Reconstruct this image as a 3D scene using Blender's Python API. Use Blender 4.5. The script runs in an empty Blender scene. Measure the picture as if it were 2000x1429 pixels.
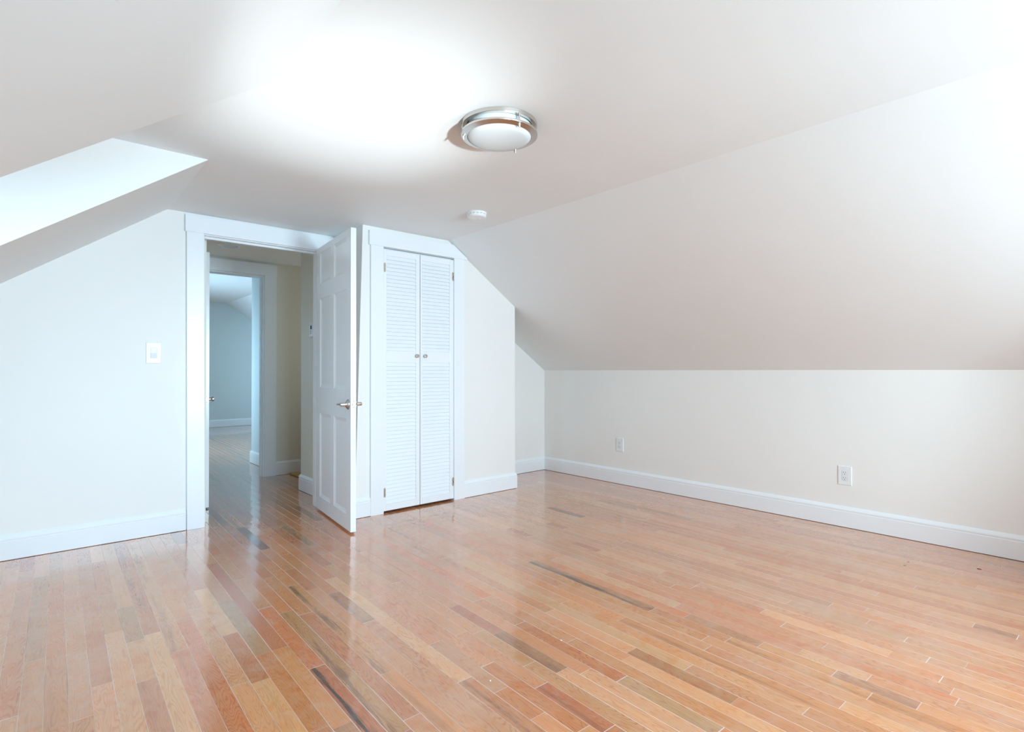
import bpy, bmesh, math, random
from mathutils import Vector, Matrix
R = math.radians
random.seed(7)
sc = bpy.context.scene
C = sc.collection

# ------------------------------------------------------------------ dimensions (x along the door wall, y into the depth, z up)
HCAM = 1.08
UL, UR, V0, VB, VC = -0.834, 4.2095, -1.8, 4.2546, 3.7551
HC, HK = 2.162, 1.081
UBR, UBL = 2.592, 0.670
MLS = (HC - HK) / (UBL - UL)
MRS = (HC - HK) / (UR - UBR)
VD1, VD2 = 2.108, 3.124
WT = 0.12                      # wall thickness
VH = VB + WT                   # hall begins
HH = 2.19                      # hall ceiling
VF2 = 5.85                     # far hall wall
VR0 = VF2 + WT                 # far room begins
VEND = 11.6
HF, UBF, MF = 2.39, 2.81, 0.633

# ------------------------------------------------------------------ camera
def look():
    y, p, r = R(41.299), R(0.479), R(-0.0621)
    F = Vector((math.sin(y), math.cos(y), 0)); Rt = Vector((math.cos(y), -math.sin(y), 0)); U = Vector((0, 0, 1))
    F2 = F * math.cos(p) + U * math.sin(p); U2 = U * math.cos(p) - F * math.sin(p)
    R3 = Rt * math.cos(r) + U2 * math.sin(r); U3 = U2 * math.cos(r) - Rt * math.sin(r)
    m = Matrix((R3, U3, -F2)).transposed().to_4x4()
    m.translation = (0, 0, HCAM)
    return m
cd = bpy.data.cameras.new('camera'); cam = bpy.data.objects.new('camera', cd); C.objects.link(cam)
cd.sensor_width = 36; cd.lens = 1064.6 / 2000 * 36; cd.clip_start = 0.02
cam.matrix_world = look(); sc.camera = cam

# ------------------------------------------------------------------ world, exposure
w = bpy.data.worlds.new('sky'); sc.world = w; w.use_nodes = True
bg = w.node_tree.nodes['Background']; bg.inputs[0].default_value = (0.80, 0.90, 1.0, 1); bg.inputs[1].default_value = 1.0
sc.view_settings.view_transform = 'Standard'; sc.view_settings.look = 'None'
sc.view_settings.exposure = 0.10; sc.view_settings.gamma = 1; sc.view_settings.use_curve_mapping = False
cy = sc.cycles
cy.max_bounces = 14; cy.diffuse_bounces = 9; cy.glossy_bounces = 5; cy.transmission_bounces = 6; cy.transparent_max_bounces = 8
cy.use_adaptive_sampling = True; cy.adaptive_threshold = 0.025; cy.use_denoising = True
cy.sample_clamp_indirect = 6; cy.caustics_reflective = False; cy.caustics_refractive = False

# ------------------------------------------------------------------ daylight at the windows
def area(name, loc, direction, sx, sy, power, col, spread=180):
    l = bpy.data.lights.new(name, 'AREA'); l.shape = 'RECTANGLE'; l.size = sx; l.size_y = sy; l.energy = power; l.color = col; l.spread = R(spread)
    o = bpy.data.objects.new(name, l); C.objects.link(o); o.location = loc
    o.rotation_euler = Vector(direction).to_track_quat('-Z', 'Y').to_euler()
    return o
GW = [(0.15, 1.05), (1.70, 2.60)]         # gable windows, x ranges
GZ = (0.55, 1.85)
GL = [(24, (0.53, 0.94, 1.24), (-0.07, 1, -0.24), 85), (192, (0.78, 1.02, 1.16), (0.10, 1, -0.02), 180)]   # power, colour, direction the sky is seen from, spread
for (a, b), (pw, col, dr, spr) in zip(GW, GL):
    area('gable_daylight', ((a + b) / 2, V0 - WT - 0.05, sum(GZ) / 2), dr, b - a, GZ[1] - GZ[0], pw, col, spr)
DW = (2.24, 2.99); DZ = (0.75, 1.85)      # dormer window
area('dormer_daylight', (UL - WT - 0.05, sum(DW) / 2, sum(DZ) / 2), (0.7, 0.55, -0.45), DW[1] - DW[0], DZ[1] - DZ[0], 13, (0.52, 0.87, 1.18), 130)
FW = (7.6, 9.4); FZ = (0.7, 1.7)          # far room window
area('far_room_daylight', (0.2 - WT - 0.05, sum(FW) / 2, sum(FZ) / 2), (1, 0.15, -0.3), FW[1] - FW[0], FZ[1] - FZ[0], 170, (0.46, 0.80, 1.06), 150)
SW, SZ = (5.14, 5.70), (1.05, 1.85)      # unseen window opening added at the hall's right end for the fill lamp
area('hall_fill', (3.2 + 0.1 + 0.05, sum(SW) / 2, sum(SZ) / 2), (-1, 0, 0), SW[1] - SW[0], SZ[1] - SZ[0], 5, (1.0, 0.95, 0.82))  # unseen lamp added to brighten the hall
def spot(name, loc, target, angle, blend, power, col, radius, stretch):
    l = bpy.data.lights.new(name, 'SPOT'); l.energy = power; l.color = col; l.spot_size = angle; l.spot_blend = blend
    l.shadow_soft_size = radius
    o = bpy.data.objects.new(name, l); C.objects.link(o); o.location = loc
    d = Vector(target) - Vector(loc)
    o.rotation_euler = d.to_track_quat('-Z', 'Y').to_euler(); o.scale = (stretch, 1, 1)
    return o
# unseen spot added outside the gable window to make the bright ceiling patch
spot('ceiling_patch_spot', (0.15, -4.6, -0.2), (1.02, 2.10, HC), R(4.4), 0.8, 5600, (0.82, 0.95, 1.0), 0.14, 2.8)

# ------------------------------------------------------------------ node helpers
def new_mat(name):
    m = bpy.data.materials.new(name); m.use_nodes = True
    nt = m.node_tree; nt.nodes.clear()
    out = nt.nodes.new('ShaderNodeOutputMaterial'); p = nt.nodes.new('ShaderNodeBsdfPrincipled')
    nt.links.new(p.outputs[0], out.inputs[0])
    return m, nt, p
def paint(name, col, rough, bump=0.0, scale=60.0, var=0.02, spec=0.5):
    m, nt, p = new_mat(name)
    p.inputs['Roughness'].default_value = rough
    p.inputs['Specular IOR Level'].default_value = spec
    tc = nt.nodes.new('ShaderNodeTexCoord'); n = nt.nodes.new('ShaderNodeTexNoise'); n.inputs['Scale'].default_value = 2.3; n.inputs['Detail'].default_value = 3
    nt.links.new(tc.outputs['Object'], n.inputs['Vector'])
    mx = nt.nodes.new('ShaderNodeMix'); mx.data_type = 'RGBA'
    mx.inputs[6].default_value = (*[c * (1 - var) for c in col], 1); mx.inputs[7].default_value = (*[min(1, c * (1 + var)) for c in col], 1)
    nt.links.new(n.outputs[0], mx.inputs[0]); nt.links.new(mx.outputs[2], p.inputs['Base Color'])
    if bump:
        n2 = nt.nodes.new('ShaderNodeTexNoise'); n2.inputs['Scale'].default_value = scale; n2.inputs['Detail'].default_value = 4
        nt.links.new(tc.outputs['Object'], n2.inputs['Vector'])
        b = nt.nodes.new('ShaderNodeBump'); b.inputs['Strength'].default_value = bump; b.inputs['Distance'].default_value = 0.002
        nt.links.new(n2.outputs[0], b.inputs['Height']); nt.links.new(b.outputs[0], p.inputs['Normal'])
    return m
def metal(name, col, rough):
    m, nt, p = new_mat(name)
    p.inputs['Metallic'].default_value = 1
    tc = nt.nodes.new('ShaderNodeTexCoord'); mp = nt.nodes.new('ShaderNodeMapping'); mp.inputs['Scale'].default_value = (30, 30, 900)
    n = nt.nodes.new('ShaderNodeTexNoise'); n.inputs['Scale'].default_value = 1
    nt.links.new(tc.outputs['Object'], mp.inputs[0]); nt.links.new(mp.outputs[0], n.inputs['Vector'])
    mr = nt.nodes.new('ShaderNodeMapRange'); mr.inputs[3].default_value = rough * 0.75; mr.inputs[4].default_value = rough * 1.25
    nt.links.new(n.outputs[0], mr.inputs[0]); nt.links.new(mr.outputs[0], p.inputs['Roughness'])
    p.inputs['Base Color'].default_value = (*col, 1)
    return m
M = {
    'wall': paint('wall_paint', (0.81, 0.81, 0.79), 0.5, 0.05),
    'ceil': paint('ceiling_paint', (0.785, 0.815, 0.82), 0.6, 0.05),
    'hallwall': paint('hall_wall_paint', (0.73, 0.73, 0.65), 0.5, 0.05),
    'farwall': paint('far_room_paint', (0.62, 0.69, 0.70), 0.5, 0.05),
    'trim': paint('trim_enamel', (0.81, 0.848, 0.878), 0.28, 0.02, 25),
    'door': paint('door_enamel', (0.80, 0.83, 0.85), 0.22, 0.12, 9),
    'plastic': paint('white_plastic', (0.78, 0.80, 0.81), 0.25),
    'plastic2': paint('white_plastic_insert', (0.74, 0.76, 0.79), 0.3),
    'slot': paint('dark_slot', (0.03, 0.03, 0.035), 0.5),
    'grey': paint('grey_plastic', (0.35, 0.38, 0.40), 0.4),
    'vent': paint('grey_vent', (0.30, 0.31, 0.30), 0.5),
    'nickel': metal('brushed_nickel', (0.66, 0.62, 0.58), 0.24),
    'nickel2': metal('satin_nickel', (0.72, 0.68, 0.64), 0.32),
    'steel': metal('latch_steel', (0.50, 0.49, 0.48), 0.4),
    'hinge': metal('aged_hinge', (0.56, 0.50, 0.43), 0.35),
    'shade': paint('opal_glass', (0.57, 0.61, 0.62), 0.18, 0, 60, 0.005),
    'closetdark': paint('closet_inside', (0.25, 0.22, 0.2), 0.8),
    'chip': paint('brown_scrap', (0.16, 0.035, 0.008), 0.5, 0.3, 200, 0.3),
    'flake': paint('white_flake', (0.85, 0.85, 0.85), 0.6),
    'oak': paint('yellow_oak', (0.55, 0.33, 0.10), 0.35, 0.1, 90, 0.12),
    'mark': paint('grey_mark', (0.20, 0.17, 0.17), 0.5, 0, 60, 0.2),
    'roofing': paint('roofing_outside', (0.5, 0.5, 0.5), 0.8),
}
def glass_mat():
    m = bpy.data.materials.new('window_glass'); m.use_nodes = True; nt = m.node_tree; nt.nodes.clear()
    o = nt.nodes.new('ShaderNodeOutputMaterial'); a = nt.nodes.new('ShaderNodeBsdfTransparent'); g = nt.nodes.new('ShaderNodeBsdfGlossy')
    g.inputs['Roughness'].default_value = 0.02; x = nt.nodes.new('ShaderNodeMixShader'); f = nt.nodes.new('ShaderNodeFresnel'); f.inputs[0].default_value = 1.45
    nt.links.new(f.outputs[0], x.inputs[0]); nt.links.new(a.outputs[0], x.inputs[1]); nt.links.new(g.outputs[0], x.inputs[2]); nt.links.new(x.outputs[0], o.inputs[0])
    return m
M['glass'] = glass_mat()

# ------------------------------------------------------------------ mesh helpers
def box(bm, x0, x1, y0, y1, z0, z1, mat=None):
    vs = [bm.verts.new(p) for p in ((x0, y0, z0), (x1, y0, z0), (x1, y1, z0), (x0, y1, z0), (x0, y0, z1), (x1, y0, z1), (x1, y1, z1), (x0, y1, z1))]
    for f in ((3, 2, 1, 0), (4, 5, 6, 7), (0, 1, 5, 4), (1, 2, 6, 5), (2, 3, 7, 6), (3, 0, 4, 7)):
        bm.faces.new([vs[i] for i in f])
    if mat: bmesh.ops.transform(bm, matrix=mat, verts=vs)
    return vs
def prism(bm, poly, a, b, axis='y'):
    """poly in the plane across the axis: axis y -> (x,z), axis x -> (y,z), axis z -> (x,y)"""
    def P(u, v, t): return {'y': (u, t, v), 'x': (t, u, v), 'z': (u, v, t)}[axis]
    A = [bm.verts.new(P(u, v, a)) for u, v in poly]; B = [bm.verts.new(P(u, v, b)) for u, v in poly]
    bm.faces.new(A); bm.faces.new(B[::-1]); n = len(poly)
    for i in range(n):
        j = (i + 1) % n; bm.faces.new((A[j], A[i], B[i], B[j]))
    return A + B
def lathe(bm, prof, center, axis=(0, 0, 1), seg=48):
    """prof: (radius, height) pairs, revolved about axis through center"""
    q = Vector((0, 0, 1)).rotation_difference(Vector(axis)); c = Vector(center); rings = []
    for r, h in prof:
        if r < 1e-6: rings.append([bm.verts.new(c + q @ Vector((0, 0, h)))])
        else: rings.append([bm.verts.new(c + q @ Vector((r * math.cos(2 * math.pi * i / seg), r * math.sin(2 * math.pi * i / seg), h))) for i in range(seg)])
    for A, B in zip(rings, rings[1:]):
        for i in range(seg):
            j = (i + 1) % seg
            if len(A) == 1 and len(B) == 1: continue
            if len(A) == 1: bm.faces.new((A[0], B[i], B[j]))
            elif len(B) == 1: bm.faces.new((A[j], A[i], B[0]))
            else: bm.faces.new((A[j], A[i], B[i], B[j]))
def tube(bm, p0, p1, r, seg=20, r1=None):
    p0, p1 = Vector(p0), Vector(p1); L = (p1 - p0).length
    lathe(bm, [(0, 0), (r, 0), (r1 or r, L), (0, L)], p0, (p1 - p0).normalized(), seg)
def obj(name, bm, mat, parent=None, bevel=0.0, smooth=False, seg=2):
    bmesh.ops.recalc_face_normals(bm, faces=bm.faces)
    me = bpy.data.meshes.new(name); bm.to_mesh(me); bm.free(); me.materials.append(M[mat] if isinstance(mat, str) else mat)
    o = bpy.data.objects.new(name, me); C.objects.link(o)
    if parent: o.parent = parent
    if smooth:
        for p in me.polygons: p.use_smooth = True
        me.set_sharp_from_angle(angle=R(35))
    if bevel:
        b = o.modifiers.new('bevel', 'BEVEL'); b.width = bevel; b.segments = seg; b.limit_method = 'ANGLE'; b.angle_limit = R(40); b.harden_normals = False
    return o
def BM(): return bmesh.new()
def tag(o, label, cat, group=None, kind=None):
    o['label'] = label; o['category'] = cat
    if group: o['group'] = group
    if kind: o['kind'] = kind
    return o
def st(o, label, cat): return tag(o, label, cat, None, 'structure')
def empty(name, loc, rot=(0, 0, 0)):
    o = bpy.data.objects.new(name, None); C.objects.link(o); o.location = loc; o.rotation_euler = rot; o.empty_display_size = 0.05
    return o

# ------------------------------------------------------------------ floor: one mesh of strip-oak boards
PA, PW, PP = R(1.4), 0.06084, -0.0869
SD = Vector((math.sin(PA), math.cos(PA))); RD = Vector((math.cos(PA), -math.sin(PA)))
def ray(px, py):
    m = look().to_3x3(); d = m @ Vector(((px - 1000) / 1064.6, (714.5 - py) / 1064.6, -1)); return d
def on_floor(px, py):
    d = ray(px, py); t = -HCAM / d.z; return Vector((d.x * t, d.y * t))
PAL = {'blond': (0.664, 0.342, 0.166), 'tan': (0.595, 0.272, 0.120), 'honey': (0.590, 0.253, 0.100), 'orange': (0.568, 0.200, 0.070), 'pink': (0.568, 0.245, 0.112),
       'red': (0.482, 0.160, 0.065), 'brown': (0.440, 0.199, 0.086), 'olive': (0.514, 0.258, 0.107), 'grey': (0.461, 0.258, 0.127), 'dark': (0.257, 0.089, 0.042), 'plum': (0.214, 0.076, 0.046)}
W = [('blond', 15), ('tan', 34), ('honey', 27), ('orange', 10), ('pink', 12), ('red', 1.6), ('brown', 1.0), ('olive', 1.6)]
SPECIAL = [  # boards that stand out: start and end in the photograph's floor, tone, stain
    ((618.7, 1302), (745, 1452), 'red', 1.0), ((670, 1415), (720, 1470), 'brown', 0.2), ((481, 1229), (506, 1330), 'orange', 0.0),
    ((549, 1265), (667, 1416), 'honey', 0.0), ((437, 1175), (549, 1265), 'olive', 0.1), ((506, 1330), (600, 1470), 'blond', 0.0), ((467, 1232), (480, 1230), 'pink', 0.0),
    ((575, 1142), (759, 1312), 'olive', 0.7), ((759, 1312), (900, 1440), 'honey', 0.25), ((557.5, 1195), (790, 1429), 'olive', 0.55),
    ((505, 1190), (617, 1300), 'orange', 0.05), ((652, 1157), (720, 1214), 'brown', 0.35), ((725, 1169), (851, 1254), 'pink', 0.0),
    ((648, 1129), (905, 1328), 'blond', 0.0), ((885, 1184), (975, 1230), 'red', 0.0), ((976, 1234), (1106, 1307), 'brown', 0.3),
    ((1020, 1215), (1218, 1320), 'orange', 0.1), ((1220, 1322), (1400, 1432), 'grey', 0.1), ((1040, 1095), (1268, 1193), 'brown', 0.9),
    ((1237, 1268), (1444, 1361), 'brown', 0.15), ((955, 1296), (1130, 1429), 'orange', 0.0), ((1055, 1339), (1175, 1432), 'red', 0.35),
    ((982, 1345), (1050, 1398), 'orange', 0.0), ((1338, 1204), (1478, 1264), 'brown', 0.1), ((1320, 1183), (1568, 1266), 'pink', 0.0), ((1568, 1268), (1700, 1320), 'blond', 0),
    ((1636, 1308), (1800, 1372), 'brown', 0.2), ((1866, 1375), (2010, 1432), 'pink', 0.4), ((1070, 991), (1138, 1010), 'dark', 0.0),
    ((1190, 975), (1356, 1013), 'brown', 0.1), ((1118, 1060), (1163, 1078), 'red', 0.0), ((466, 1030), (520, 1072), 'plum', 0.0),
    ((540, 1030), (622, 1065), 'brown', 0.7), ((1600, 1270), (1860, 1350), 'tan', 0.2), ((1904, 1217), (1990, 1240), 'brown', 0.3), ((1420, 1250), (1700, 1357), 'tan', 0.35),
    ((333, 1275), (460, 1475), 'pink', 0.15), ((264, 1335), (330, 1500), 'pink', 0.2), ((90, 1290), (86, 1480), 'honey', 0.15), ((1095, 1310), (1330, 1440), 'blond', 0),
    ((245, 1185), (262, 1252), 'olive', 0.1), ((1290, 1120), (1360, 1142), 'orange', 0.0), ((1075, 1020), (1105, 1032), 'orange', 0.0), ((1000, 1030), (1040, 1046), 'red', 0),
]
DOOR_W = list(zip(('orange', 34), ('honey', 26), ('red', 14), ('tan', 16), ('pink', 10)))   # redder tones before the doorway stand in for weaker floor reflections
HALL_W = [('red', 24), ('brown', 22), ('orange', 20), ('honey', 14), ('dark', 12), ('plum', 8)]   # darker, redder tones put the dimmer hall light into the board colours
def build_floor():
    rows = {}
    for a, b, tone, stain in SPECIAL:
        A, B = on_floor(*a), on_floor(*b)
        k = math.floor(((A.dot(RD) + B.dot(RD)) / 2 - PP) / PW)
        s0, s1 = sorted((A.dot(SD), B.dot(SD)))
        rows.setdefault(k, []).append((s0, s1, tone, stain))
    bm = bmesh.new(); uv = bm.loops.layers.uv.new('UVMap'); uv2 = bm.loops.layers.uv.new('UVEnd')
    tint = bm.loops.layers.float_color.new('tint'); seed = bm.loops.layers.float_color.new('seed')
    rnd = random.Random(21)
    names, wts = zip(*W)
    def board(k, s0, s1, tone, stain):
        r0, r1 = PP + k * PW, PP + (k + 1) * PW
        if s1 - s0 < 0.01: return
        col = [c * rnd.uniform(0.96, 1.04) for c in (PAL[tone] if stain is not None else [0.7 * q + 0.3 * t for q, t in zip(PAL[tone], PAL['tan'])])]; g = rnd.uniform(0.91, 1.08); col = [c * g for c in col]
        sd = (rnd.random(), rnd.random(), stain if stain is not None else (rnd.uniform(0.1, 0.45) if rnd.random() < 0.06 else 0.0), rnd.random())
        pts = [(s0, r0), (s0, r1), (s1, r1), (s1, r0)]
        f = bm.faces.new([bm.verts.new((s * SD.x + r * RD.x, s * SD.y + r * RD.y, 0)) for s, r in pts])
        for lp, (s, r) in zip(f.loops, pts):
            lp[uv].uv = (s, 0 if r == r0 else 1); lp[uv2].uv = (s - s0, s1 - s)
            lp[tint] = (*col, 1); lp[seed] = sd
        if f.normal.z < 0 or True: f.normal_update()
        if f.normal.z < 0: f.normal_flip()
    def fill(k, s0, s1):
        s = s0
        while s < s1 - 1e-6:
            L = rnd.choice((rnd.uniform(0.3, 0.6), rnd.uniform(0.6, 1.2), rnd.uniform(0.9, 1.7)))
            e = s + L
            if s1 - e < 0.15: e = s1
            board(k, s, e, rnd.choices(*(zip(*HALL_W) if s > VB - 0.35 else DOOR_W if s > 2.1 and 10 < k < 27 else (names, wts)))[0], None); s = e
    def row(k, lo, hi):
        s = lo - rnd.uniform(0, 0.6) if lo < VB - 0.01 else lo
        for a, b, tone, stain in sorted(rows.get(k, [])):
            if a >= hi or b <= s: continue
            a = max(a, s); b = min(b, hi)
            if a - s > 0.02: fill(k, s, a)
            else: a = s
            board(k, a, b, tone, stain); s = b
        fill(k, s, hi)
    for k in range(math.floor((UL - PP) / PW) - 2, math.ceil((UR - PP) / PW) + 3):
        x = PP + (k + 0.5) * PW
        if 0.05 < x < 4.25: row(k, V0, VEND + 0.3)
        else: row(k, V0, VB + 0.05)
    bmesh.ops.translate(bm, verts=bm.verts, vec=(0, 0, 0))
    # underside so the floor has body
    me = bpy.data.meshes.new('floor'); bm.to_mesh(me); bm.free()
    o = bpy.data.objects.new('floor', me); C.objects.link(o); return o

def floor_mat():
    m, nt, p = new_mat('oak_strip_floor'); N = nt.nodes; L = nt.links.new
    def math_(op, a, b=None, clamp=False):
        n = N.new('ShaderNodeMath'); n.operation = op; n.use_clamp = clamp
        for i, v in enumerate((a, b)):
            if v is None: continue
            if isinstance(v, (int, float)): n.inputs[i].default_value = v
            else: L(v, n.inputs[i])
        return n.outputs[0]
    def noise(vec, scale, detail=2, rough=0.5, dist=0.0):
        n = N.new('ShaderNodeTexNoise'); n.inputs['Scale'].default_value = scale; n.inputs['Detail'].default_value = detail
        n.inputs['Roughness'].default_value = rough; n.inputs['Distortion'].default_value = dist; L(vec, n.inputs['Vector']); return n.outputs[0]
    def comb(x, y, z):
        n = N.new('ShaderNodeCombineXYZ')
        for i, v in enumerate((x, y, z)):
            if isinstance(v, (int, float)): n.inputs[i].default_value = v
            else: L(v, n.inputs[i])
        return n.outputs[0]
    def ramp(x, a, b, lo=0.0, hi=1.0, smooth=True):
        n = N.new('ShaderNodeMapRange'); n.interpolation_type = 'SMOOTHSTEP' if smooth else 'LINEAR'
        L(x, n.inputs[0]); n.inputs[1].default_value = a; n.inputs[2].default_value = b; n.inputs[3].default_value = lo; n.inputs[4].default_value = hi; return n.outputs[0]
    def mix(fac, a, b, mode='MIX'):
        n = N.new('ShaderNodeMix'); n.data_type = 'RGBA'; n.blend_type = mode
        if isinstance(fac, (int, float)): n.inputs[0].default_value = fac
        else: L(fac, n.inputs[0])
        for i, v in ((6, a), (7, b)):
            if isinstance(v, tuple): n.inputs[i].default_value = (*v, 1)
            else: L(v, n.inputs[i])
        return n.outputs[2]
    u1 = N.new('ShaderNodeUVMap'); u1.uv_map = 'UVMap'; s1 = N.new('ShaderNodeSeparateXYZ'); L(u1.outputs[0], s1.inputs[0])
    u2 = N.new('ShaderNodeUVMap'); u2.uv_map = 'UVEnd'; s2 = N.new('ShaderNodeSeparateXYZ'); L(u2.outputs[0], s2.inputs[0])
    at = N.new('ShaderNodeAttribute'); at.attribute_name = 'tint'; asd = N.new('ShaderNodeAttribute'); asd.attribute_name = 'seed'
    sp = N.new('ShaderNodeSeparateColor'); L(asd.outputs['Color'], sp.inputs[0])
    ra, rb, stain, rc = sp.outputs[0], sp.outputs[1], sp.outputs[2], asd.outputs['Alpha']
    s, v = s1.outputs[0], s1.outputs[1]
    y = math_('MULTIPLY', v, PW)
    so = math_('ADD', s, math_('MULTIPLY', ra, 57.0)); zo = math_('MULTIPLY', rb, 91.0)
    # growth-ring figure: contour lines of a stretched noise field
    fig = noise(comb(math_('MULTIPLY', so, 2.6), math_('MULTIPLY', y, 21.0), zo), 1.0, 1.5, 0.45, 0.15)
    wob = noise(comb(math_('MULTIPLY', so, 30.0), math_('MULTIPLY', y, 130.0), zo), 1.0, 2, 0.6)
    ringf = math_('ADD', math_('MULTIPLY', fig, 24.0), math_('MULTIPLY', wob, 0.55))
    tri = math_('ABSOLUTE', math_('SUBTRACT', math_('FRACT', ringf), 0.5))
    rings = ramp(tri, 0.22, 0.5)
    # straight pores
    pores = noise(comb(math_('MULTIPLY', so, 9.0), math_('MULTIPLY', y, 700.0), zo), 1.0, 3, 0.6)
    poreM = ramp(pores, 0.50, 0.72)
    broad = noise(comb(math_('MULTIPLY', so, 1.7), math_('MULTIPLY', y, 26.0), zo), 1.0, 2, 0.5)
    col = at.outputs['Color']
    col = mix(math_('MULTIPLY', ramp(broad, 0.3, 0.7), 0.55), col, mix(1.0, col, (1.16, 1.06, 0.95), 'MULTIPLY'))
    ringK = math_('MULTIPLY', rings, ramp(rc, 0.0, 1.0, 0.32, 0.80, False))
    col = mix(ringK, col, mix(1.0, col, (0.72, 0.52, 0.40), 'MULTIPLY'))
    col = mix(math_('MULTIPLY', poreM, 0.55), col, mix(1.0, col, (0.70, 0.55, 0.45), 'MULTIPLY'))
    # mineral streaks and knots on some boards
    stn = math_('ADD', math_('MULTIPLY', noise(comb(math_('MULTIPLY', so, 3.2), math_('MULTIPLY', y, 38.0), zo), 1.0, 4, 0.6, 0.4), 0.68), math_('MULTIPLY', noise(comb(math_('MULTIPLY', so, 11.0), math_('MULTIPLY', y, 420.0), zo), 1.0, 3, 0.6, 0.6), 0.36))
    stE = math_('ADD', stn, math_('MULTIPLY', math_('SUBTRACT', 0.5, math_('ABSOLUTE', math_('SUBTRACT', v, 0.30))), 0.35))
    stM = math_('MULTIPLY', ramp(stE, 0.59, 0.74), stain, True)
    col = mix(stM, col, (0.06, 0.024, 0.014))
    # old worn finish: dusty pale film in patches, warmer where the finish is whole
    geo = N.new('ShaderNodeNewGeometry')
    f1 = noise(geo.outputs['Position'], 3.2, 5, 0.62, 0.5)
    f2 = noise(geo.outputs['Position'], 19.0, 4, 0.65, 0.3)
    film = ramp(math_('ADD', math_('MULTIPLY', f1, 0.65), math_('MULTIPLY', f2, 0.35)), 0.44, 0.64)
    film = math_('MULTIPLY', film, ramp(rb, 0.0, 1.0, 0.05, 0.30, False))
    f3 = noise(geo.outputs['Position'], 8.5, 5, 0.7, 0.8)
    col = mix(math_('MULTIPLY', ramp(f3, 0.47, 0.62), ramp(ra, 0.0, 1.0, 0.25, 0.95, False)), col, mix(1.0, col, (0.98, 0.80, 0.62), 'MULTIPLY'))
    col = mix(film, col, (0.60, 0.44, 0.34))
    # seams: pale filler along most edges, dark in a few
    e = math_('MULTIPLY', math_('MINIMUM', v, math_('SUBTRACT', 1.0, v)), PW)
    ee = math_('MINIMUM', s2.outputs[0], s2.outputs[1])
    gs = N.new('ShaderNodeSeparateXYZ'); L(geo.outputs['Position'], gs.inputs[0])
    eh = math_('MULTIPLY', e, ramp(gs.outputs[1], 3.3, 4.6, 1.0, 0.5))          # wider filled seams towards the hall
    seamL = math_('MULTIPLY', ramp(eh, 0.0005, 0.0015, 1.0, 0.0), ramp(noise(comb(math_('MULTIPLY', s, 1.1), math_('MULTIPLY', ra, 50.0), 3.0), 1.0, 2), 0.36, 0.58, 0.15, 1.0))
    seamE = math_('MULTIPLY', ramp(ee, 0.0007, 0.0020, 1.0, 0.0), ramp(rc, 0.35, 0.75, 0.15, 0.9))
    col = mix(seamL, col, (0.68, 0.58, 0.52)); col = mix(seamE, col, (0.74, 0.68, 0.64))
    dk = math_('MULTIPLY', ramp(e, 0.0004, 0.0013, 1.0, 0.0), ramp(noise(comb(math_('MULTIPLY', s, 0.9), math_('MULTIPLY', rb, 70.0), 9.0), 1.0, 2), 0.55, 0.66, 0.0, 0.8))
    col = mix(dk, col, (0.12, 0.05, 0.03))
    L(col, p.inputs['Base Color'])
    rough = ramp(f2, 0.3, 0.7, 0.10, 0.20); rough = math_('MAXIMUM', rough, math_('MULTIPLY', seamL, 0.7)); L(rough, p.inputs['Roughness'])
    L(math_('SUBTRACT', 1.0, math_('MULTIPLY', seamL, 0.9)), p.inputs['Coat Weight'])
    p.inputs['IOR'].default_value = 1.55
    p.inputs['Coat Weight'].default_value = 1.0; p.inputs['Specular IOR Level'].default_value = 0.3; p.inputs['Coat Roughness'].default_value = 0.07; p.inputs['Coat IOR'].default_value = 1.55
    bmp = N.new('ShaderNodeBump'); bmp.inputs['Strength'].default_value = 1.0; bmp.inputs['Distance'].default_value = 1.0
    hb = noise(comb(math_('MULTIPLY', so, 2.0), math_('MULTIPLY', y, 30.0), zo), 1.0, 2)
    vc = math_('SUBTRACT', v, 0.5)                                   # slight cupping and tilt of each board, metres
    cup = math_('MULTIPLY', math_('MULTIPLY', vc, vc), 0.0006)
    tilt = math_('MULTIPLY', math_('MULTIPLY', vc, math_('SUBTRACT', ra, 0.5)), 0.0011)
    hb = math_('ADD', math_('ADD', cup, tilt), math_('ADD', math_('MULTIPLY', hb, 0.00012), math_('MULTIPLY', pores, 0.00001)))
    L(hb, bmp.inputs['Height']); L(bmp.outputs[0], p.inputs['Normal']); L(bmp.outputs[0], p.inputs['Coat Normal'])
    return m
M['floor'] = floor_mat()
fl = build_floor(); fl.data.materials.append(M['floor'])
st(fl, 'glossy strip oak floor with uneven orange and blond boards', 'floor')

# ------------------------------------------------------------------ room shell
def zl(u): return HC - (UBL - u) * MLS
def zr(u): return HC - (u - UBR) * MRS
DO0, DO1, DOZ = 0.868, 1.715, 2.036           # rough opening of the doorway
bm = BM()
prism(bm, [(UL - WT, 0), (DO0, 0), (DO0, HC + .06), (UBL, HC + .06), (UL - WT, HK + .06)], VB, VH)
prism(bm, [(DO0, DOZ), (DO1, DOZ), (DO1, HC + .06), (DO0, HC + .06)], VB, VH)
prism(bm, [(DO1, 0), (UR + WT, 0), (UR + WT, HK + .06), (UBR, HC + .06), (DO1, HC + .06)], VB, VH)
st(obj('wall_back', bm, 'wall'), 'white end wall with the open doorway and the light switch', 'wall')

bm = BM()
prism(bm, [(V0 - WT, 0), (VB + .05, 0), (VB + .05, HK), (V0 - WT, HK)], UR, UR + WT, 'x')
st(obj('wall_right', bm, 'wall'), 'low white knee wall under the long right slope', 'wall')

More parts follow.
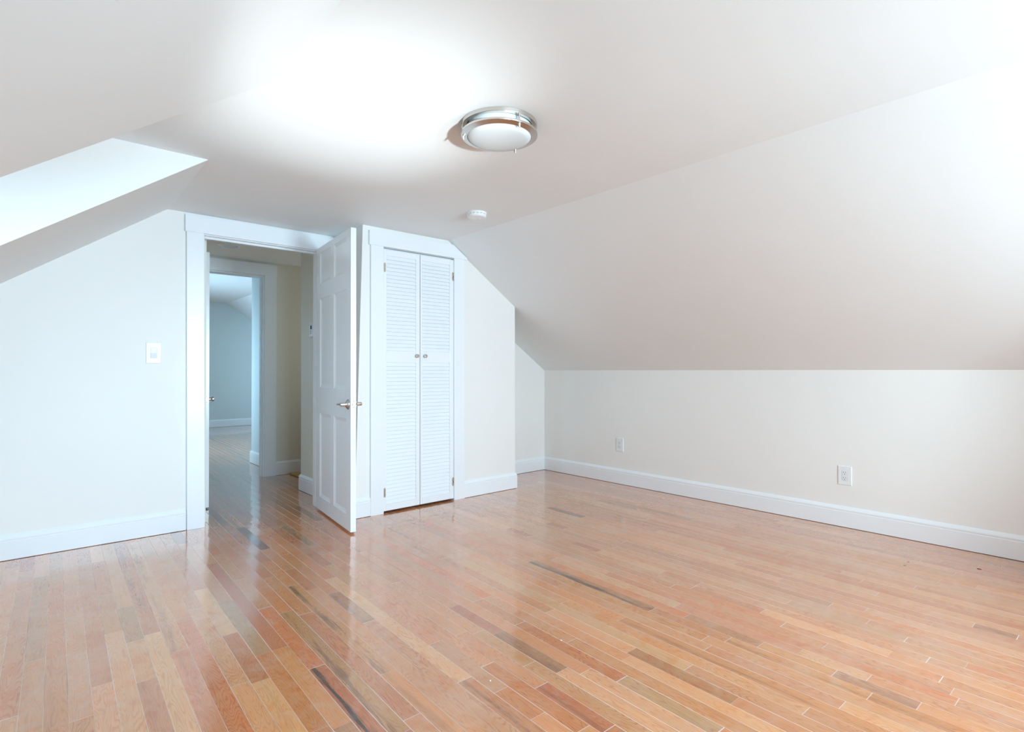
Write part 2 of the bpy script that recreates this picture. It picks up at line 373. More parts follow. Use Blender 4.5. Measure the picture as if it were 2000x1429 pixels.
bm = BM()
box(bm, UL - WT, UL, V0 - WT, VD1, 0, HK); box(bm, UL - WT, UL, VD2, VB + .05, 0, HK)
box(bm, UL - WT, UL, VD1, DW[0], 0, HC); box(bm, UL - WT, UL, DW[1], VD2, 0, HC)
box(bm, UL - WT, UL, DW[0], DW[1], 0, DZ[0]); box(bm, UL - WT, UL, DW[0], DW[1], DZ[1], HC)
st(obj('wall_left', bm, 'wall'), 'white knee wall on the dormer side', 'wall')

bm = BM()
xs = [UL - WT, GW[0][0], GW[0][1], GW[1][0], GW[1][1], UR + WT]
def top(u): return min(HC, zl(u), zr(u)) + .06
for i in range(5):
    a, b = xs[i], xs[i + 1]
    brk = [u for u in (UBR, UBL) if a < u < b]
    if i in (1, 3):
        prism(bm, [(a, 0), (b, 0), (b, GZ[0]), (a, GZ[0])], V0 - WT, V0)
        prism(bm, [(a, GZ[1]), (b, GZ[1]), (b, top(b))] + [(u, top(u)) for u in brk] + [(a, top(a))], V0 - WT, V0)
    else:
        prism(bm, [(a, 0), (b, 0), (b, top(b))] + [(u, top(u)) for u in brk] + [(a, top(a))], V0 - WT, V0)
st(obj('wall_front', bm, 'wall'), 'white gable wall with two windows facing the doorway', 'wall')

bm = BM()
box(bm, UBL, UBR, V0 - WT, VB + .02, HC, HC + .1); box(bm, UL - WT, UBL, VD1, VD2, HC, HC + .1)
st(obj('ceiling', bm, 'ceil'), 'flat white ceiling strip carrying the round lamp', 'ceiling')
bm = BM()
prism(bm, [(UBR, HC), (UR + WT, HK - WT * MRS), (UR + WT, HK + .12), (UBR, HC + .12)], V0 - WT, VB + .02)
st(obj('ceiling_right_slope', bm, 'ceil'), 'long white roof slope down to the right knee wall', 'ceiling')
for nm, a, b, lab in (('ceiling_left_slope', V0 - WT, VD1, 'white roof slope overhead, near side of the dormer'), ('ceiling_left_slope', VD2, VB + .02, 'narrow white roof slope between dormer and door wall')):
    bm = BM(); prism(bm, [(UBL, HC), (UL - WT, HK - WT * MLS), (UL - WT, HC + .1), (UBL, HC + .1)], a, b)
    st(obj(nm, bm, 'ceil'), lab, 'ceiling')
for nm, a, b, lab in (('wall_dormer_near', VD1, VD1 + .004, 'near triangular cheek wall of the dormer'), ('wall_dormer_far', VD2 - .004, VD2, 'bright triangular cheek wall of the dormer')):
    bm = BM(); prism(bm, [(UBL, HC), (UL, HC), (UL, HK)], a, b)
    st(obj(nm, bm, 'wall'), lab, 'wall')

# closet that projects from the end wall (its left corner leans a little)
CO0, CO1, COZ = 1.988, 2.645, 2.018
CL0, CL1, CRX = 1.768, 1.829, 3.334
def cl(z): return CL0 + (CL1 - CL0) * z / HC
bm = BM()
prism(bm, [(cl(0), 0), (CO0, 0), (CO0, COZ), (CO1, COZ), (CO1, 0), (CRX, 0), (CRX, zr(CRX) + .03), (UBR, HC + .03), (cl(HC + .03), HC + .03)], VC, VC + .1)
vs = [bm.verts.new(p) for p in ((cl(0), VC + .1, 0), (cl(0) + .1, VC + .1, 0), (cl(0) + .1, VB, 0), (cl(0), VB, 0),
                                (cl(HC), VC + .1, HC), (cl(HC) + .1, VC + .1, HC), (cl(HC) + .1, VB, HC), (cl(HC), VB, HC))]
for f in ((3, 2, 1, 0), (4, 5, 6, 7), (0, 1, 5, 4), (1, 2, 6, 5), (2, 3, 7, 6), (3, 0, 4, 7)): bm.faces.new([vs[i] for i in f])
prism(bm, [(VC + .1, 0), (VB, 0), (VB, zr(CRX) + .03), (VC + .1, zr(CRX) + .03)], CRX - .1, CRX, 'x')
st(obj('wall_closet', bm, 'wall'), 'white walls of the closet that juts into the room', 'wall')

# hall and far room
bm = BM(); prism(bm, [(VH - .002, 0), (4.99, 0), (4.99, HH), (VH - .002, HH)], 1.83, 1.95, 'x'); prism(bm, [(1.95, 0), (3.2, 0), (3.2, HH), (1.95, HH)], 4.87, 4.99)
st(obj('wall_hall_right', bm, 'hallwall'), 'greyish hall wall with the thermostat beyond the doorway', 'wall')
bm = BM(); box(bm, 0.81, 0.93, VH, VF2, 0, HH)
st(obj('wall_hall_left', bm, 'hallwall'), 'hall wall behind the narrow edge-on door', 'wall')
bm = BM(); box(bm, 3.2, 3.3, 4.87, SW[0], 0, HH); box(bm, 3.2, 3.3, SW[1], VR0, 0, HH); box(bm, 3.2, 3.3, SW[0], SW[1], 0, SZ[0]); box(bm, 3.2, 3.3, SW[0], SW[1], SZ[1], HH)
st(obj('wall_hall_end', bm, 'hallwall'), 'end wall of the hall out to the right', 'wall')
H0, H1, HZ = 0.985, 1.775, 2.05
bm = BM(); box(bm, 0.1, H0, VF2, VR0, 0, HF); box(bm, H1, 3.3, VF2, VR0, 0, HF); box(bm, H0, H1, VF2, VR0, HZ, HF)
st(obj('wall_hall_far', bm, 'hallwall'), 'beige hall wall around the second doorway', 'wall')
bm = BM(); box(bm, 0.81, 3.3, VH - .004, VR0 - .1, HH, HH + .08)
st(obj('ceiling_hall', bm, 'ceil'), 'low hall ceiling seen through the doorway', 'ceiling')
bm = BM(); box(bm, 1.94, 2.06, VR0, 6.87, 0, HF); box(bm, 2.06, 4.4, 6.75, 6.87, 0, HF)
st(obj('wall_far_return', bm, 'farwall'), 'short pale wall just inside the far room', 'wall')
bm = BM(); prism(bm, [(0.08, 0), (4.4, 0), (4.4, HF + .1), (0.08, HF + .1)], VEND, VEND + .1)
st(obj('wall_far', bm, 'farwall'), 'blue-grey end wall of the far room', 'wall')
bm = BM(); box(bm, 0.08, 0.2, VR0, FW[0], 0, HF); box(bm, 0.08, 0.2, FW[1], VEND, 0, HF); box(bm, 0.08, 0.2, FW[0], FW[1], 0, FZ[0]); box(bm, 0.08, 0.2, FW[0], FW[1], FZ[1], HF)
st(obj('wall_far_left', bm, 'farwall'), 'window wall of the far room', 'wall')
bm = BM(); box(bm, 4.3, 4.4, 6.75, VEND, 0, 1.6)
st(obj('wall_far_right', bm, 'farwall'), 'low side wall of the far room', 'wall')
bm = BM(); box(bm, 0.08, UBF, VR0 - .02, VEND, HF, HF + .1)
st(obj('ceiling_far', bm, 'ceil'), 'flat blue-lit ceiling of the far room', 'ceiling')
bm = BM(); prism(bm, [(UBF, HF), (4.42, HF - MF * (4.42 - UBF)), (4.42, HF + .1), (UBF, HF + .1)], 6.75, VEND)
st(obj('ceiling_far_slope', bm, 'ceil'), 'pale roof slope of the far room', 'ceiling')

# windows outside the frame
def window(name, label, axis, pos, rng, zr_, inward):
    """axis x: wall at x=pos, spans y; axis y: wall at y=pos, spans x. inward = +1/-1 along the axis"""
    a, b = rng; z0, z1 = zr_; d0, d1 = sorted((pos - inward * 0.085, pos - inward * 0.045))
    def bx(bm, p, q, e0, e1, zz0, zz1):
        if axis == 'x': box(bm, e0, e1, p, q, zz0, zz1)
        else: box(bm, p, q, e0, e1, zz0, zz1)
    zm = (z0 + z1) / 2; bm = BM(); t = 0.035
    bx(bm, a, a + t, d0, d1, z0, z1); bx(bm, b - t, b, d0, d1, z0, z1); bx(bm, a + t, b - t, d0, d1, z0, z0 + t); bx(bm, a + t, b - t, d0, d1, z1 - t, z1); bx(bm, a + t, b - t, d0, d1, zm - .02, zm + .02)
    o = obj(name, bm, 'trim', bevel=.003); st(o, label, 'window')
    m = (d0 + d1) / 2; bm = BM(); bx(bm, a + t, b - t, m - .002, m + .002, z0 + t, z1 - t); obj('pane', bm, 'glass', o)
    e0, e1 = sorted((pos, pos + inward * .02)); k = .09; bm = BM()
    bx(bm, a - k, a, e0, e1, z0, z1 + k); bx(bm, b, b + k, e0, e1, z0, z1 + k); bx(bm, a, b, e0, e1, z1, z1 + k)
    obj('casing', bm, 'trim', o, bevel=.003)
    e0, e1 = sorted((pos - inward * .02, pos + inward * .05)); bm = BM(); bx(bm, a - k - .02, b + k + .02, e0 if axis == 'q' else min(pos, pos + inward * .05), max(pos, pos + inward * .05), z0 - .025, z0)
    obj('sill', bm, 'trim', o, bevel=.004)
window('window_1', 'white sash window in the dormer', 'x', UL, DW, DZ, 1)
window('window_2', 'white sash window in the gable, nearer the dormer', 'y', V0, GW[0], GZ, 1)
window('window_3', 'white sash window in the gable, nearer the long slope', 'y', V0, GW[1], GZ, 1)
window('window_4', 'white sash window of the far room', 'x', 0.2, FW, FZ, 1)

window('window_added', 'small white window added out of view at the right end of the hall', 'x', 3.2, SW, SZ, -1)  # added to go with the hall fill lamp

# ------------------------------------------------------------------ trim
CT = 0.02
# doorway casing, jamb and stop
bm = BM()
prism(bm, [(0.788, 0), (0.896, 0), (0.884, 2.03), (0.780, 2.03)], VB - CT, VB)
prism(bm, [(1.700, 0), (1.765, 0), (1.806, 2.03), (1.700, 2.03)], VB - CT, VB)
prism(bm, [(0.772, 2.03), (1.812, 2.03), (1.816, 2.145), (0.771, 2.145)], VB - CT - .003, VB)
box(bm, DO0, 0.890, VB - .002, VH + .002, 0, DOZ); box(bm, 1.700, DO1, VB - .002, VH + .002, 0, DOZ); box(bm, 0.890, 1.700, VB - .002, VH + .002, 2.024, DOZ)
box(bm, 0.890, 0.902, VB + .042, VB + .075, 0, 2.024); box(bm, 1.688, 1.700, VB + .042, VB + .075, 0, 2.024); box(bm, 0.902, 1.688, VB + .042, VB + .075, 2.010, 2.024)
st(obj('trim_1', bm, 'trim', bevel=.0015), 'white casing around the open doorway', 'door frame')
# closet casing
bm = BM()
prism(bm, [(1.886, 0), (1.992, 0), (1.990, 2.02), (1.886, 2.02)], VC - CT, VC); prism(bm, [(2.641, 0), (2.746, 0), (2.746, 2.02), (2.641, 2.02)], VC - CT, VC)
zt = 2.131
prism(bm, [(1.873, 2.02), (2.775, 2.02), (2.775, zr(2.775) - .004), (UBR + (HC - zt - .004) / MRS, zt), (1.873, zt - .004)], VC - CT - .003, VC)
box(bm, CO0, 1.992, VC - .002, VC + .1, 0, COZ); box(bm, 2.641, CO1, VC - .002, VC + .1, 0, COZ); box(bm, 1.992, 2.641, VC + .03, VC + .1, 2.006, COZ)
st(obj('trim_2', bm, 'trim', bevel=.0015), 'white casing around the louvered closet doors, clipped by the slope', 'door frame')
# second doorway casing
bm = BM()
box(bm, 1.770, 1.886, VF2 - CT, VF2, 0, 2.052); box(bm, 0.985 - .108, 0.990, VF2 - CT, VF2, 0, 2.052); box(bm, 0.870, 1.890, VF2 - CT - .003, VF2, 2.052, 2.168)
box(bm, 1.762, H1, VF2 - .002, VR0 + .002, 0, HZ); box(bm, H0, 0.998, VF2 - .002, VR0 + .002, 0, HZ); box(bm, .998, 1.762, VF2 - .002, VR0 + .002, 2.038, HZ)
box(bm, 1.750, 1.762, VF2 + .045, VF2 + .075, 0, 2.038); box(bm, .998, 1.010, VF2 + .045, VF2 + .075, 0, 2.038)
st(obj('trim_3', bm, 'trim', bevel=.0015), 'white casing of the second doorway across the hall', 'door frame')

BH = 0.142
PROF = [(0, .003), (.015, .003), (.015, .106), (.0125, .109), (.0125, .112), (.0145, .114), (.0145, .122), (.011, .130), (.007, .137), (.004, BH), (0, BH)]
def baseboard(name, label, runs):
    """runs: list of polylines of (x, y) with the room on the left-hand side of the direction of travel"""
    bm = BM()
    for pts in runs:
        P = [Vector(p) for p in pts]; rings = []
        for i, p in enumerate(P):
            ds = []
            if i > 0: ds.append((P[i] - P[i - 1]).normalized())
            if i < len(P) - 1: ds.append((P[i + 1] - P[i]).normalized())
            ns = [Vector((-d.y, d.x)) for d in ds]
            n = ns[0] if len(ns) == 1 else (ns[0] + ns[1]) / (1 + ns[0].dot(ns[1]))
            rings.append([bm.verts.new((p.x + n.x * t, p.y + n.y * t, z)) for t, z in PROF])
        for A, B in zip(rings, rings[1:]):
            for i in range(len(PROF)):
                j = (i + 1) % len(PROF); bm.faces.new((A[i], A[j], B[j], B[i]))
        bm.faces.new(rings[0]); bm.faces.new(rings[-1][::-1])
    return st(obj(name, bm, 'trim'), label, 'baseboard')
baseboard('baseboard_back', 'white moulded baseboard left of the doorway, under the switch', [[(0.782, VB), (UL, VB)]])
baseboard('baseboard_closet', 'white baseboard around the closet corner', [[(1.886, VC), (cl(0.07), VC), (cl(0.07), VB - CT)], [(CRX, VB), (CRX, VC), (2.746, VC)]])
baseboard('baseboard_alcove', 'short white baseboard in the corner behind the closet', [[(UR, VB), (CRX, VB)]])
baseboard('baseboard_right', 'long white moulded baseboard under the knee wall', [[(UR, V0), (UR, VB)]])
baseboard('baseboard_left', 'white baseboard on the dormer side', [[(UL, VB), (UL, V0)]])
baseboard('baseboard_front', 'white baseboard under the gable windows', [[(UL, V0), (UR, V0)]])
baseboard('baseboard_hall', 'white baseboard along the hall wall by the thermostat', [[(1.83, VH), (1.83, 4.99), (1.95, 4.99)]])
baseboard('baseboard_hall_far', 'white baseboard on the beige hall wall', [[(3.2, VF2), (1.886, VF2)]])
baseboard('baseboard_far_return', 'white baseboard just inside the far room', [[(1.94, VR0), (1.94, 6.87), (2.2, 6.87)]])
baseboard('baseboard_far', 'white baseboard on the blue-grey far wall', [[(4.3, VEND), (0.2, VEND)]])
# yellow-toned oak strip on the hall floor
bm = BM(); box(bm, 2.02, 2.11, 5.02, 5.82, .001, .018)
st(obj('trim_4', bm, 'oak', bevel=.004), 'yellowish oak strip on the hall floor', 'trim')

# ------------------------------------------------------------------ open six-panel door
def panel_face(bm, Wd, z0, z1, y, sgn, panels):
    xs = sorted({0, Wd} | {p[0] for p in panels} | {p[1] for p in panels}); zs = sorted({z0, z1} | {p[2] for p in panels} | {p[3] for p in panels})
    V = {}
    def v(x, yy, z):
        k = (round(x, 5), round(yy, 5), round(z, 5))
        if k not in V: V[k] = bm.verts.new((x, yy, z))
        return V[k]
    for i in range(len(xs) - 1):
        for j in range(len(zs) - 1):
            a, b, c, d = xs[i], xs[i + 1], zs[j], zs[j + 1]
            if any(p[0] - 1e-6 <= a and b <= p[1] + 1e-6 and p[2] - 1e-6 <= c and d <= p[3] + 1e-6 for p in panels): continue
            bm.faces.new((v(a, y, c), v(b, y, c), v(b, y, d), v(a, y, d)))
    for a, b, c, d in panels:
        prev = (a, b, c, d, y)
        for ins, dep in ((.003, .003), (.022, .0085), (.026, .009)):
            cur = (a + ins, b - ins, c + ins, d - ins, y + sgn * dep)
            P = [(prev[0], prev[2]), (prev[1], prev[2]), (prev[1], prev[3]), (prev[0], prev[3])]; Q = [(cur[0], cur[2]), (cur[1], cur[2]), (cur[1], cur[3]), (cur[0], cur[3])]
            for k in range(4):
                m = (k + 1) % 4; bm.faces.new((v(P[k][0], prev[4], P[k][1]), v(P[m][0], prev[4], P[m][1]), v(Q[m][0], cur[4], Q[m][1]), v(Q[k][0], cur[4], Q[k][1])))
            prev = cur
        bm.faces.new([v(x, prev[4], z) for x, z in Q])
    return V, v
def door_leaf(name, Wd, z0, z1, T, panels, loc, rotz, label):
    """x runs from the hinge to the free edge, y=0 is the left-hand face, y=T the right-hand face"""
    bm = BM()
    panel_face(bm, Wd, z0, z1, 0, 1, panels); panel_face(bm, Wd, z0, z1, T, -1, panels)
    for q in (((0, 0, z0), (0, T, z0), (0, T, z1), (0, 0, z1)), ((Wd, 0, z0), (Wd, T, z0), (Wd, T, z1), (Wd, 0, z1)), ((0, 0, z0), (Wd, 0, z0), (Wd, T, z0), (0, T, z0)), ((0, 0, z1), (Wd, 0, z1), (Wd, T, z1), (0, T, z1))):
        bm.faces.new([bm.verts.new(p) for p in q])
    bmesh.ops.remove_doubles(bm, verts=bm.verts, dist=1e-5)
    o = obj(name, bm, 'door'); st(o, label, 'door'); o.location = loc; o.rotation_euler = (0, 0, rotz)
    return o
def latch_plate(door, x, T, z):
    bm = BM(); box(bm, x - .0005, x + .0015, T / 2 - .0125, T / 2 + .0125, z - .028, z + .028); lp = obj('latch_plate', bm, 'steel', door, bevel=.0008)
    bm = BM(); prism(bm, [(T / 2 - .007, z - .008), (T / 2 + .007, z - .008), (T / 2 + .007, z + .008), (T / 2 - .007, z + .008)], x + .0012, x + .007, 'x'); obj('latch_bolt', bm, 'nickel2', lp, bevel=.002)
    for dz in (-.021, .021):
        bm = BM(); lathe(bm, [(0, .0022), (.003, .0022), (.0034, .001)], (x, T / 2, z + dz), (1, 0, 0), 14); obj('screw', bm, 'slot', lp)
def lever(door, x, y, z, sgn):
    """a lever handle on the face at y, pointing outward along sgn*y, the lever running back to the hinge side"""
    ax = (0, sgn, 0)
    bm = BM(); lathe(bm, [(0, 0), (.034, 0), (.034, .003), (.031, .007), (.024, .012), (.018, .017), (.0145, .022), (0, .022)], (x, y, z), ax, 40); h = obj('door_handle', bm, 'nickel', door, smooth=True)
    bm = BM(); lathe(bm, [(0, .018), (.0125, .018), (.0125, .052), (.011, .055), (0, .055)], (x, y, z), ax, 28); obj('handle_neck', bm, 'nickel2', h, smooth=True)
    bm = BM()
    pts = [(x - .002, .045, 0), (x - .03, .047, 0), (x - .07, .045, -.001), (x - .112, .040, -.003)]
    for (a, b) in zip(pts, pts[1:]): tube(bm, (a[0], y + sgn * a[1], z + a[2]), (b[0], y + sgn * b[1], z + b[2]), .0075 if a is pts[0] else .0065, 16, .0065)
    obj('handle_lever', bm, 'nickel2', h, smooth=True)
T1 = 0.036
hx, hy = 1.667, 4.224
ang = math.atan2(3.407 - 4.223, 1.577 - 1.667)
W1 = 0.818
PAN = [(.104, .372, 1.747, 1.985), (.452, .724, 1.747, 1.985), (.104, .372, .955, 1.632), (.452, .724, .955, 1.632), (.104, .372, .118, .758), (.452, .724, .118, .758)]
d1 = door_leaf('door_1', W1, .014, 2.030, T1, PAN, (hx, hy, 0), ang, 'white six-panel door standing open beside the closet')
# the local +y of the leaf must point to the right-hand (closet) side
latch_plate(d1, W1, T1, .857); lever(d1, .770, 0, .855, -1); lever(d1, .770, T1, .856, 1)
for z in (.22, 1.02, 1.82):
    bm = BM(); tube(bm, (-.004, T1 + .004, z - .045), (-.004, T1 + .004, z + .045), .006, 14); obj('hinge', bm, 'nickel2', d1)

# hall door, seen edge-on
d4 = door_leaf('door_2', .76, .012, 2.012, .036, [(.1, .35, 1.74, 1.92), (.41, .66, 1.74, 1.92), (.1, .35, .95, 1.62), (.41, .66, .95, 1.62), (.1, .35, .2, .76), (.41, .66, .2, .76)],
               (1.003, 5.545, 0), -math.pi / 2, 'white hall door seen edge-on behind the left door casing')
latch_plate(d4, .76, .036, .856)
bm = BM(); lathe(bm, [(0, 0), (.030, 0), (.030, .004), (.011, .010), (.0105, .024), (.0165, .029), (.0185, .036), (.0185, .042), (.014, .047), (0, .048)], (.70, .036, .856), (0, 1, 0), 36); obj('door_knob', bm, 'nickel', d4, smooth=True)
bm = BM(); lathe(bm, [(0, 0), (.030, 0), (.030, .004), (.011, .010), (.0105, .024), (.0165, .029), (.0185, .036), (.0185, .042), (.014, .047), (0, .048)], (.70, 0, .856), (0, -1, 0), 36); obj('door_knob', bm, 'nickel', d4, smooth=True)

# ------------------------------------------------------------------ louvered closet doors
def closet_door(name, label, x0, x1, f0, f1, knob_x, hinge_x, hs, black):
    z0, z1, T = .016, 2.003, .030; y0 = VC - .012
    secs = [(1.232, 1.958), (.066, 1.142)]
    bm = BM()
    box(bm, x0, f0, y0, y0 + T, z0, z1); box(bm, f1, x1, y0, y0 + T, z0, z1)
    for a, b in ((secs[0][1], z1), (secs[1][1], secs[0][0]), (z0, secs[1][0])): box(bm, f0, f1, y0, y0 + T, a, b)
    d = obj(name, bm, 'trim', bevel=.002); st(d, label, 'closet door')
    for a, b in secs:
        n = round((b - a) / .0292); p = (b - a) / n; bm = BM()
        for i in range(n):
            z = a + i * p
            prism(bm, [(y0 + .0022, z + .0014), (y0 + .0085, z - .0010), (y0 + .0195, z + p + .001), (y0 + .0140, z + p + .003)], f0 - .003, f1 + .003, 'x')
        obj('louver_panel', bm, 'trim', d, bevel=.0009, seg=1)
    bm = BM(); lathe(bm, [(0, 0), (.0075, 0), (.006, .006), (.0065, .010), (.0125, .016), (.0140, .020), (.0135, .0235), (.0105, .025), (.0095, .0242), (0, .0245)], (knob_x, y0, 1.196), (0, -1, 0), 32)
    obj('knob', bm, 'nickel', d, smooth=True)
    for z in (1.865, .157):
        bm = BM()
        prism(bm, [(hinge_x - .004, z - .028), (hinge_x + .013 * hs, z - .037), (hinge_x + .019 * hs, z - .018), (hinge_x + .016 * hs, z), (hinge_x + .019 * hs, z + .018), (hinge_x + .013 * hs, z + .037), (hinge_x - .004, z + .028)] if hs > 0 else
                   [(hinge_x + .004, z + .028), (hinge_x - .013, z + .037), (hinge_x - .019, z + .018), (hinge_x - .016, z), (hinge_x - .019, z - .018), (hinge_x - .013, z - .037), (hinge_x + .004, z - .028)], y0 - .0028, y0 - .0003)
        h = obj('hinge', bm, 'hinge', d, bevel=.0006)
        bm = BM(); tube(bm, (hinge_x, y0 - .004, z - .020), (hinge_x, y0 - .004, z + .020), .0038, 14); obj('hinge_pin', bm, 'hinge', h)
        bm = BM(); box(bm, hinge_x + hs * .004 - .003, hinge_x + hs * .004 + .003, y0 - .0046, y0 - .0026, z - .011, z + .008) if black else box(bm, hinge_x + hs * .004 - .0015, hinge_x + hs * .004 + .0015, y0 - .0046, y0 - .0026, z - .016, z + .016)
        obj('hinge_slot', bm, 'slot' if black else 'vent', h)
closet_door('door_3', 'left louvered closet door, nearer the open door', 1.994, 2.3115, 2.018, 2.277, 2.280, 1.993, 1, False)
closet_door('door_4', 'right louvered closet door, under the slope', 2.3165, 2.639, 2.334, 2.601, 2.356, 2.640, -1, True)
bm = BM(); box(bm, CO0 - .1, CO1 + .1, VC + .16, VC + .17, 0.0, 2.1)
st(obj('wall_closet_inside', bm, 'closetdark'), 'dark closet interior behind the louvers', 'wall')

# ------------------------------------------------------------------ ceiling lamp
LX, LY = 1.535, 1.83
lamp = empty('ceiling_lamp', (LX, LY, HC)); tag(lamp, 'round flush ceiling lamp with double nickel rings and white glass', 'lamp')
bm = BM(); lathe(bm, [(.148, 0), (.166, 0), (.166, -.017), (.148, -.017), (.148, 0)], (0, 0, 0), seg=96); obj('mounting_ring', bm, 'nickel', lamp, bevel=.0012, smooth=True)
bm = BM(); lathe(bm, [(0, -.001), (.150, -.001), (.150, -.006), (0, -.006)], (0, 0, 0), seg=64); obj('back_plate', bm, 'shade', lamp, smooth=True)
bm = BM(); lathe(bm, [(.140, -.006), (.140, -.058), (.134, -.065), (.115, -.071), (.08, -.076), (.04, -.079), (0, -.080)], (0, 0, 0), seg=96); obj('glass_shade', bm, 'shade', lamp, smooth=True)
bm = BM(); lathe(bm, [(.1408, -.044), (.168, -.044), (.168, -.053), (.1408, -.060), (.1408, -.044)], (0, 0, 0), seg=96); obj('lower_ring', bm, 'nickel', lamp, bevel=.001, smooth=True)
for a in (R(-98), R(22), R(142)):
    cx, cy_ = .157 * math.cos(a), .157 * math.sin(a)
    bm = BM(); tube(bm, (cx, cy_, -.016), (cx, cy_, -.056), .0045, 16); po = obj('post', bm, 'nickel2', lamp, smooth=True)
    bm = BM(); lathe(bm, [(0, -.054), (.0065, -.054), (.0065, -.060), (.005, -.064), (.0055, -.067), (.0035, -.071), (0, -.072)], (cx, cy_, 0), seg=20); obj('finial', bm, 'nickel2', po, smooth=True)

# ------------------------------------------------------------------ smoke detector
sm = empty('smoke_detector', (2.285, 2.965, HC)); tag(sm, 'small round white smoke detector on the ceiling above the closet', 'smoke detector')
bm = BM(); lathe(bm, [(0, 0), (.068, 0), (.068, -.011), (.066, -.013), (0, -.013)], (0, 0, 0), seg=64); obj('base', bm, 'plastic', sm, smooth=True)
bm = BM(); lathe(bm, [(0, -.012), (.0585, -.012), (.0585, -.017), (0, -.017)], (0, 0, 0), seg=64); obj('vent', bm, 'vent', sm)
bm = BM(); lathe(bm, [(0, -.016), (.0655, -.016), (.066, -.018), (.0655, -.029), (.061, -.034), (.03, -.037), (0, -.037)], (0, 0, 0), seg=64); cv = obj('cover', bm, 'plastic', sm, smooth=True)
bm = BM()
for i in range(16):
    a = 2 * math.pi * i / 16; m = Matrix.Rotation(a, 4, 'Z'); box(bm, .0565, .0655, -.006, .006, -.018, -.011, m)
obj('vent_ribs', bm, 'plastic', sm)
bm = BM(); lathe(bm, [(0, -.036), (.009, -.036), (.009, -.039), (0, -.0395)], (.022, 0, 0), seg=24); obj('test_button', bm, 'plastic2', cv, smooth=True)

# ------------------------------------------------------------------ wall plates (built facing -y in local space, then turned)
def plate(bm, w, h, t, frame):
    iw, ih = frame
    prev = None
    for (a, b, y) in ((w, h, 0), (w, h, -t * .45), (w - .005, h - .005, -t), (iw + .002, ih + .002, -t), (iw, ih, -t * .6)):
        ring = [bm.verts.new((sx * a / 2, y, sz * b / 2)) for sx, sz in ((-1, -1), (1, -1), (1, 1), (-1, 1))]
        if prev:
            for i in range(4):
                j = (i + 1) % 4; bm.faces.new((prev[i], prev[j], ring[j], ring[i]))
        prev = ring
    bm.faces.new(prev)
sw = empty('light_switch', (.5955, VB, 1.198)); tag(sw, 'white rocker light switch on the wall left of the doorway', 'light switch')
bm = BM(); plate(bm, .085, .137, .006, (.035, .069)); obj('wall_plate', bm, 'plastic', sw)
bm = BM(); prism(bm, [(-.0035, -.0325), (-.0105, -.0325), (-.0062, 0), (-.0072, .0325), (-.0035, .0325)], -.0158, .0158, 'x'); obj('rocker', bm, 'plastic2', sw, bevel=.0008)
for z in (-.049, .049):
    bm = BM(); lathe(bm, [(0, .0064), (.0028, .0064), (.003, .0058)], (0, 0, z), (0, -1, 0), 14); obj('screw', bm, 'plastic2', sw)
def outlet(name, loc, label):
    o = empty(name, loc, (0, 0, -math.pi / 2)); tag(o, label, 'outlet', 'outlets on the knee wall')
    bm = BM(); plate(bm, .084, .130, .006, (.035, .069)); obj('wall_plate', bm, 'plastic', o)
    bm = BM(); box(bm, -.0165, .0165, -.0072, -.003, -.0335, .0335); rc = obj('receptacle', bm, 'plastic2', o, bevel=.0012)
    for zc in (.0185, -.0185):
        for x, hgt in ((-.0063, .0085), (.0063, .0068)):
            bm = BM(); box(bm, x - .0011, x + .0011, -.0075, -.0070, zc + .001 - hgt / 2 + .003, zc + .001 + hgt / 2 + .003); obj('slot', bm, 'slot', rc)
        bm = BM(); lathe(bm, [(0, .0075), (.0027, .0075), (.0027, .0070)], (0, 0, zc - .0085), (0, -1, 0), 14); obj('ground_hole', bm, 'slot', rc)
    for z in (-.049, .049):
        bm = BM(); lathe(bm, [(0, .0064), (.0028, .0064), (.003, .0058)], (0, 0, z), (0, -1, 0), 14); obj('screw', bm, 'plastic2', o)
    return o
outlet('wall_outlet', (UR, 3.232, .372), 'small white outlet on the knee wall, farther one near the closet corner')
outlet('wall_outlet', (UR, 1.314, .354), 'white outlet on the knee wall, nearer and larger of the two')
th = empty('thermostat', (1.83, 4.668, 1.436), (0, 0, -math.pi / 2)); tag(th, 'white thermostat with small dark display on the hall wall', 'thermostat')
bm = BM(); box(bm, -.075, .075, -.022, 0, -.062, .062); bd = obj('body', bm, 'plastic', th, bevel=.004)
bm = BM(); box(bm, -.045, -.012, -.0232, -.0215, .004, .036); obj('display', bm, 'slot', th, bevel=.0005)
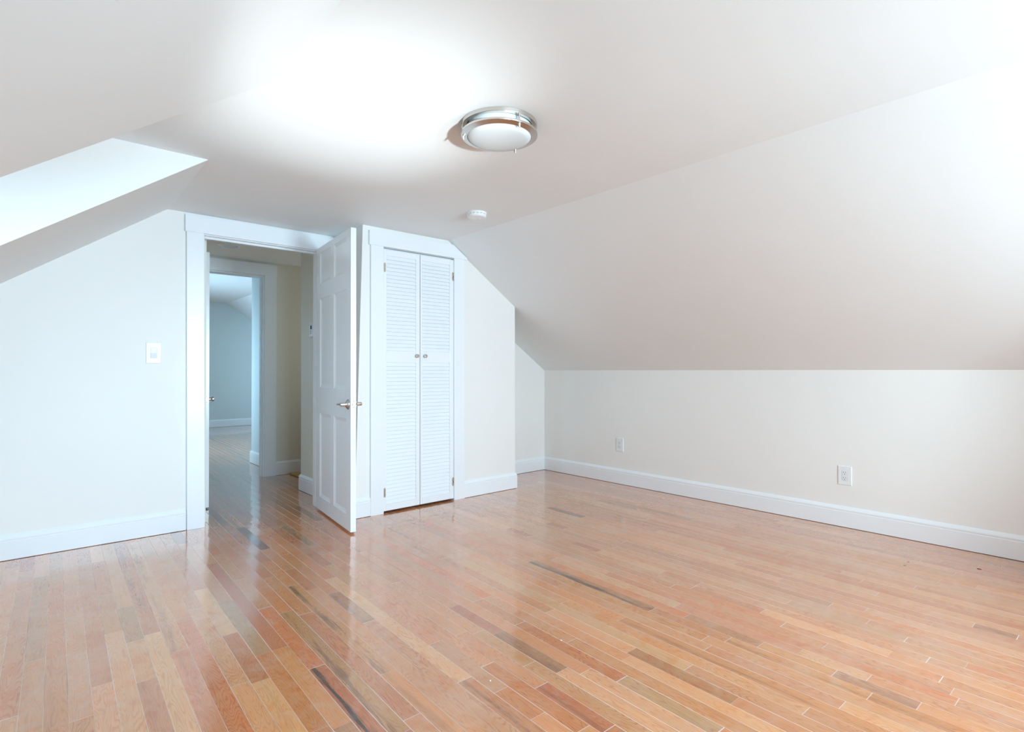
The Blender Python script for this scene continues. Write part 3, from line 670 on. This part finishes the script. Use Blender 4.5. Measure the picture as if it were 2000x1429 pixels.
for z in (-.012, -.030):
    bm = BM(); box(bm, -.043, -.034, -.0245, -.0215, z - .006, z + .006); obj('button', bm, 'grey', th, bevel=.001)
dl = empty('recessed_light', (1.297, 5.265, HH)); tag(dl, 'flat round ceiling light over the hall behind the doorway', 'ceiling light')
bm = BM(); lathe(bm, [(.074, 0), (.092, 0), (.092, -.004), (.076, -.007), (.074, 0)], (0, 0, 0), seg=64); obj('trim_ring', bm, 'plastic2', dl, smooth=True)
bm = BM(); lathe(bm, [(0, -.001), (.0735, -.001), (.0735, -.004), (0, -.0045)], (0, 0, 0), seg=64); obj('lens', bm, 'shade', dl, smooth=True)

# ------------------------------------------------------------------ scraps on the floor
def scrap(name, px, label, cat, mat, size, seed, group=None):
    f = on_floor(*px); r = random.Random(seed); bm = BM(); n = 9
    P = [(size[0] * math.cos(2 * math.pi * i / n) * r.uniform(.65, 1.1), size[1] * math.sin(2 * math.pi * i / n) * r.uniform(.65, 1.1)) for i in range(n)]
    prism(bm, P, .0, size[2], 'z'); o = obj(name, bm, mat, bevel=min(size) * .3); o.location = (f.x, f.y, 0); o.rotation_euler = (0, 0, r.uniform(0, 3)); tag(o, label, cat, group)
scrap('wood_chip', (1912, 1111), 'small dark brown scrap on the floor near the right edge', 'scrap', 'chip', (.011, .004, .003), 3)
scrap('paint_flake', (958, 1329), 'white paint flake on an orange board, frontmost of the two', 'paint flake', 'flake', (.0045, .003, .0012), 5, 'paint flakes on the floor')
scrap('paint_flake', (1096, 1250), 'white paint flake on the boards in the middle of the floor', 'paint flake', 'flake', (.0055, .004, .0010), 8, 'paint flakes on the floor')

# small grey filler spots set into the boards near the knee wall
for px, sz in (((1522, 1028), (.010, .005)), ((1528, 1026), (.007, .004)), ((1767, 1104), (.010, .006)), ((1774, 1097), (.010, .006))):
    f = on_floor(*px); bm = BM(); prism(bm, [(f.x + sz[0] * math.cos(t * math.pi / 5), f.y + sz[1] * math.sin(t * math.pi / 5)) for t in range(10)], -.001, .0004, 'z'); obj('filler_spot', bm, 'mark', fl)
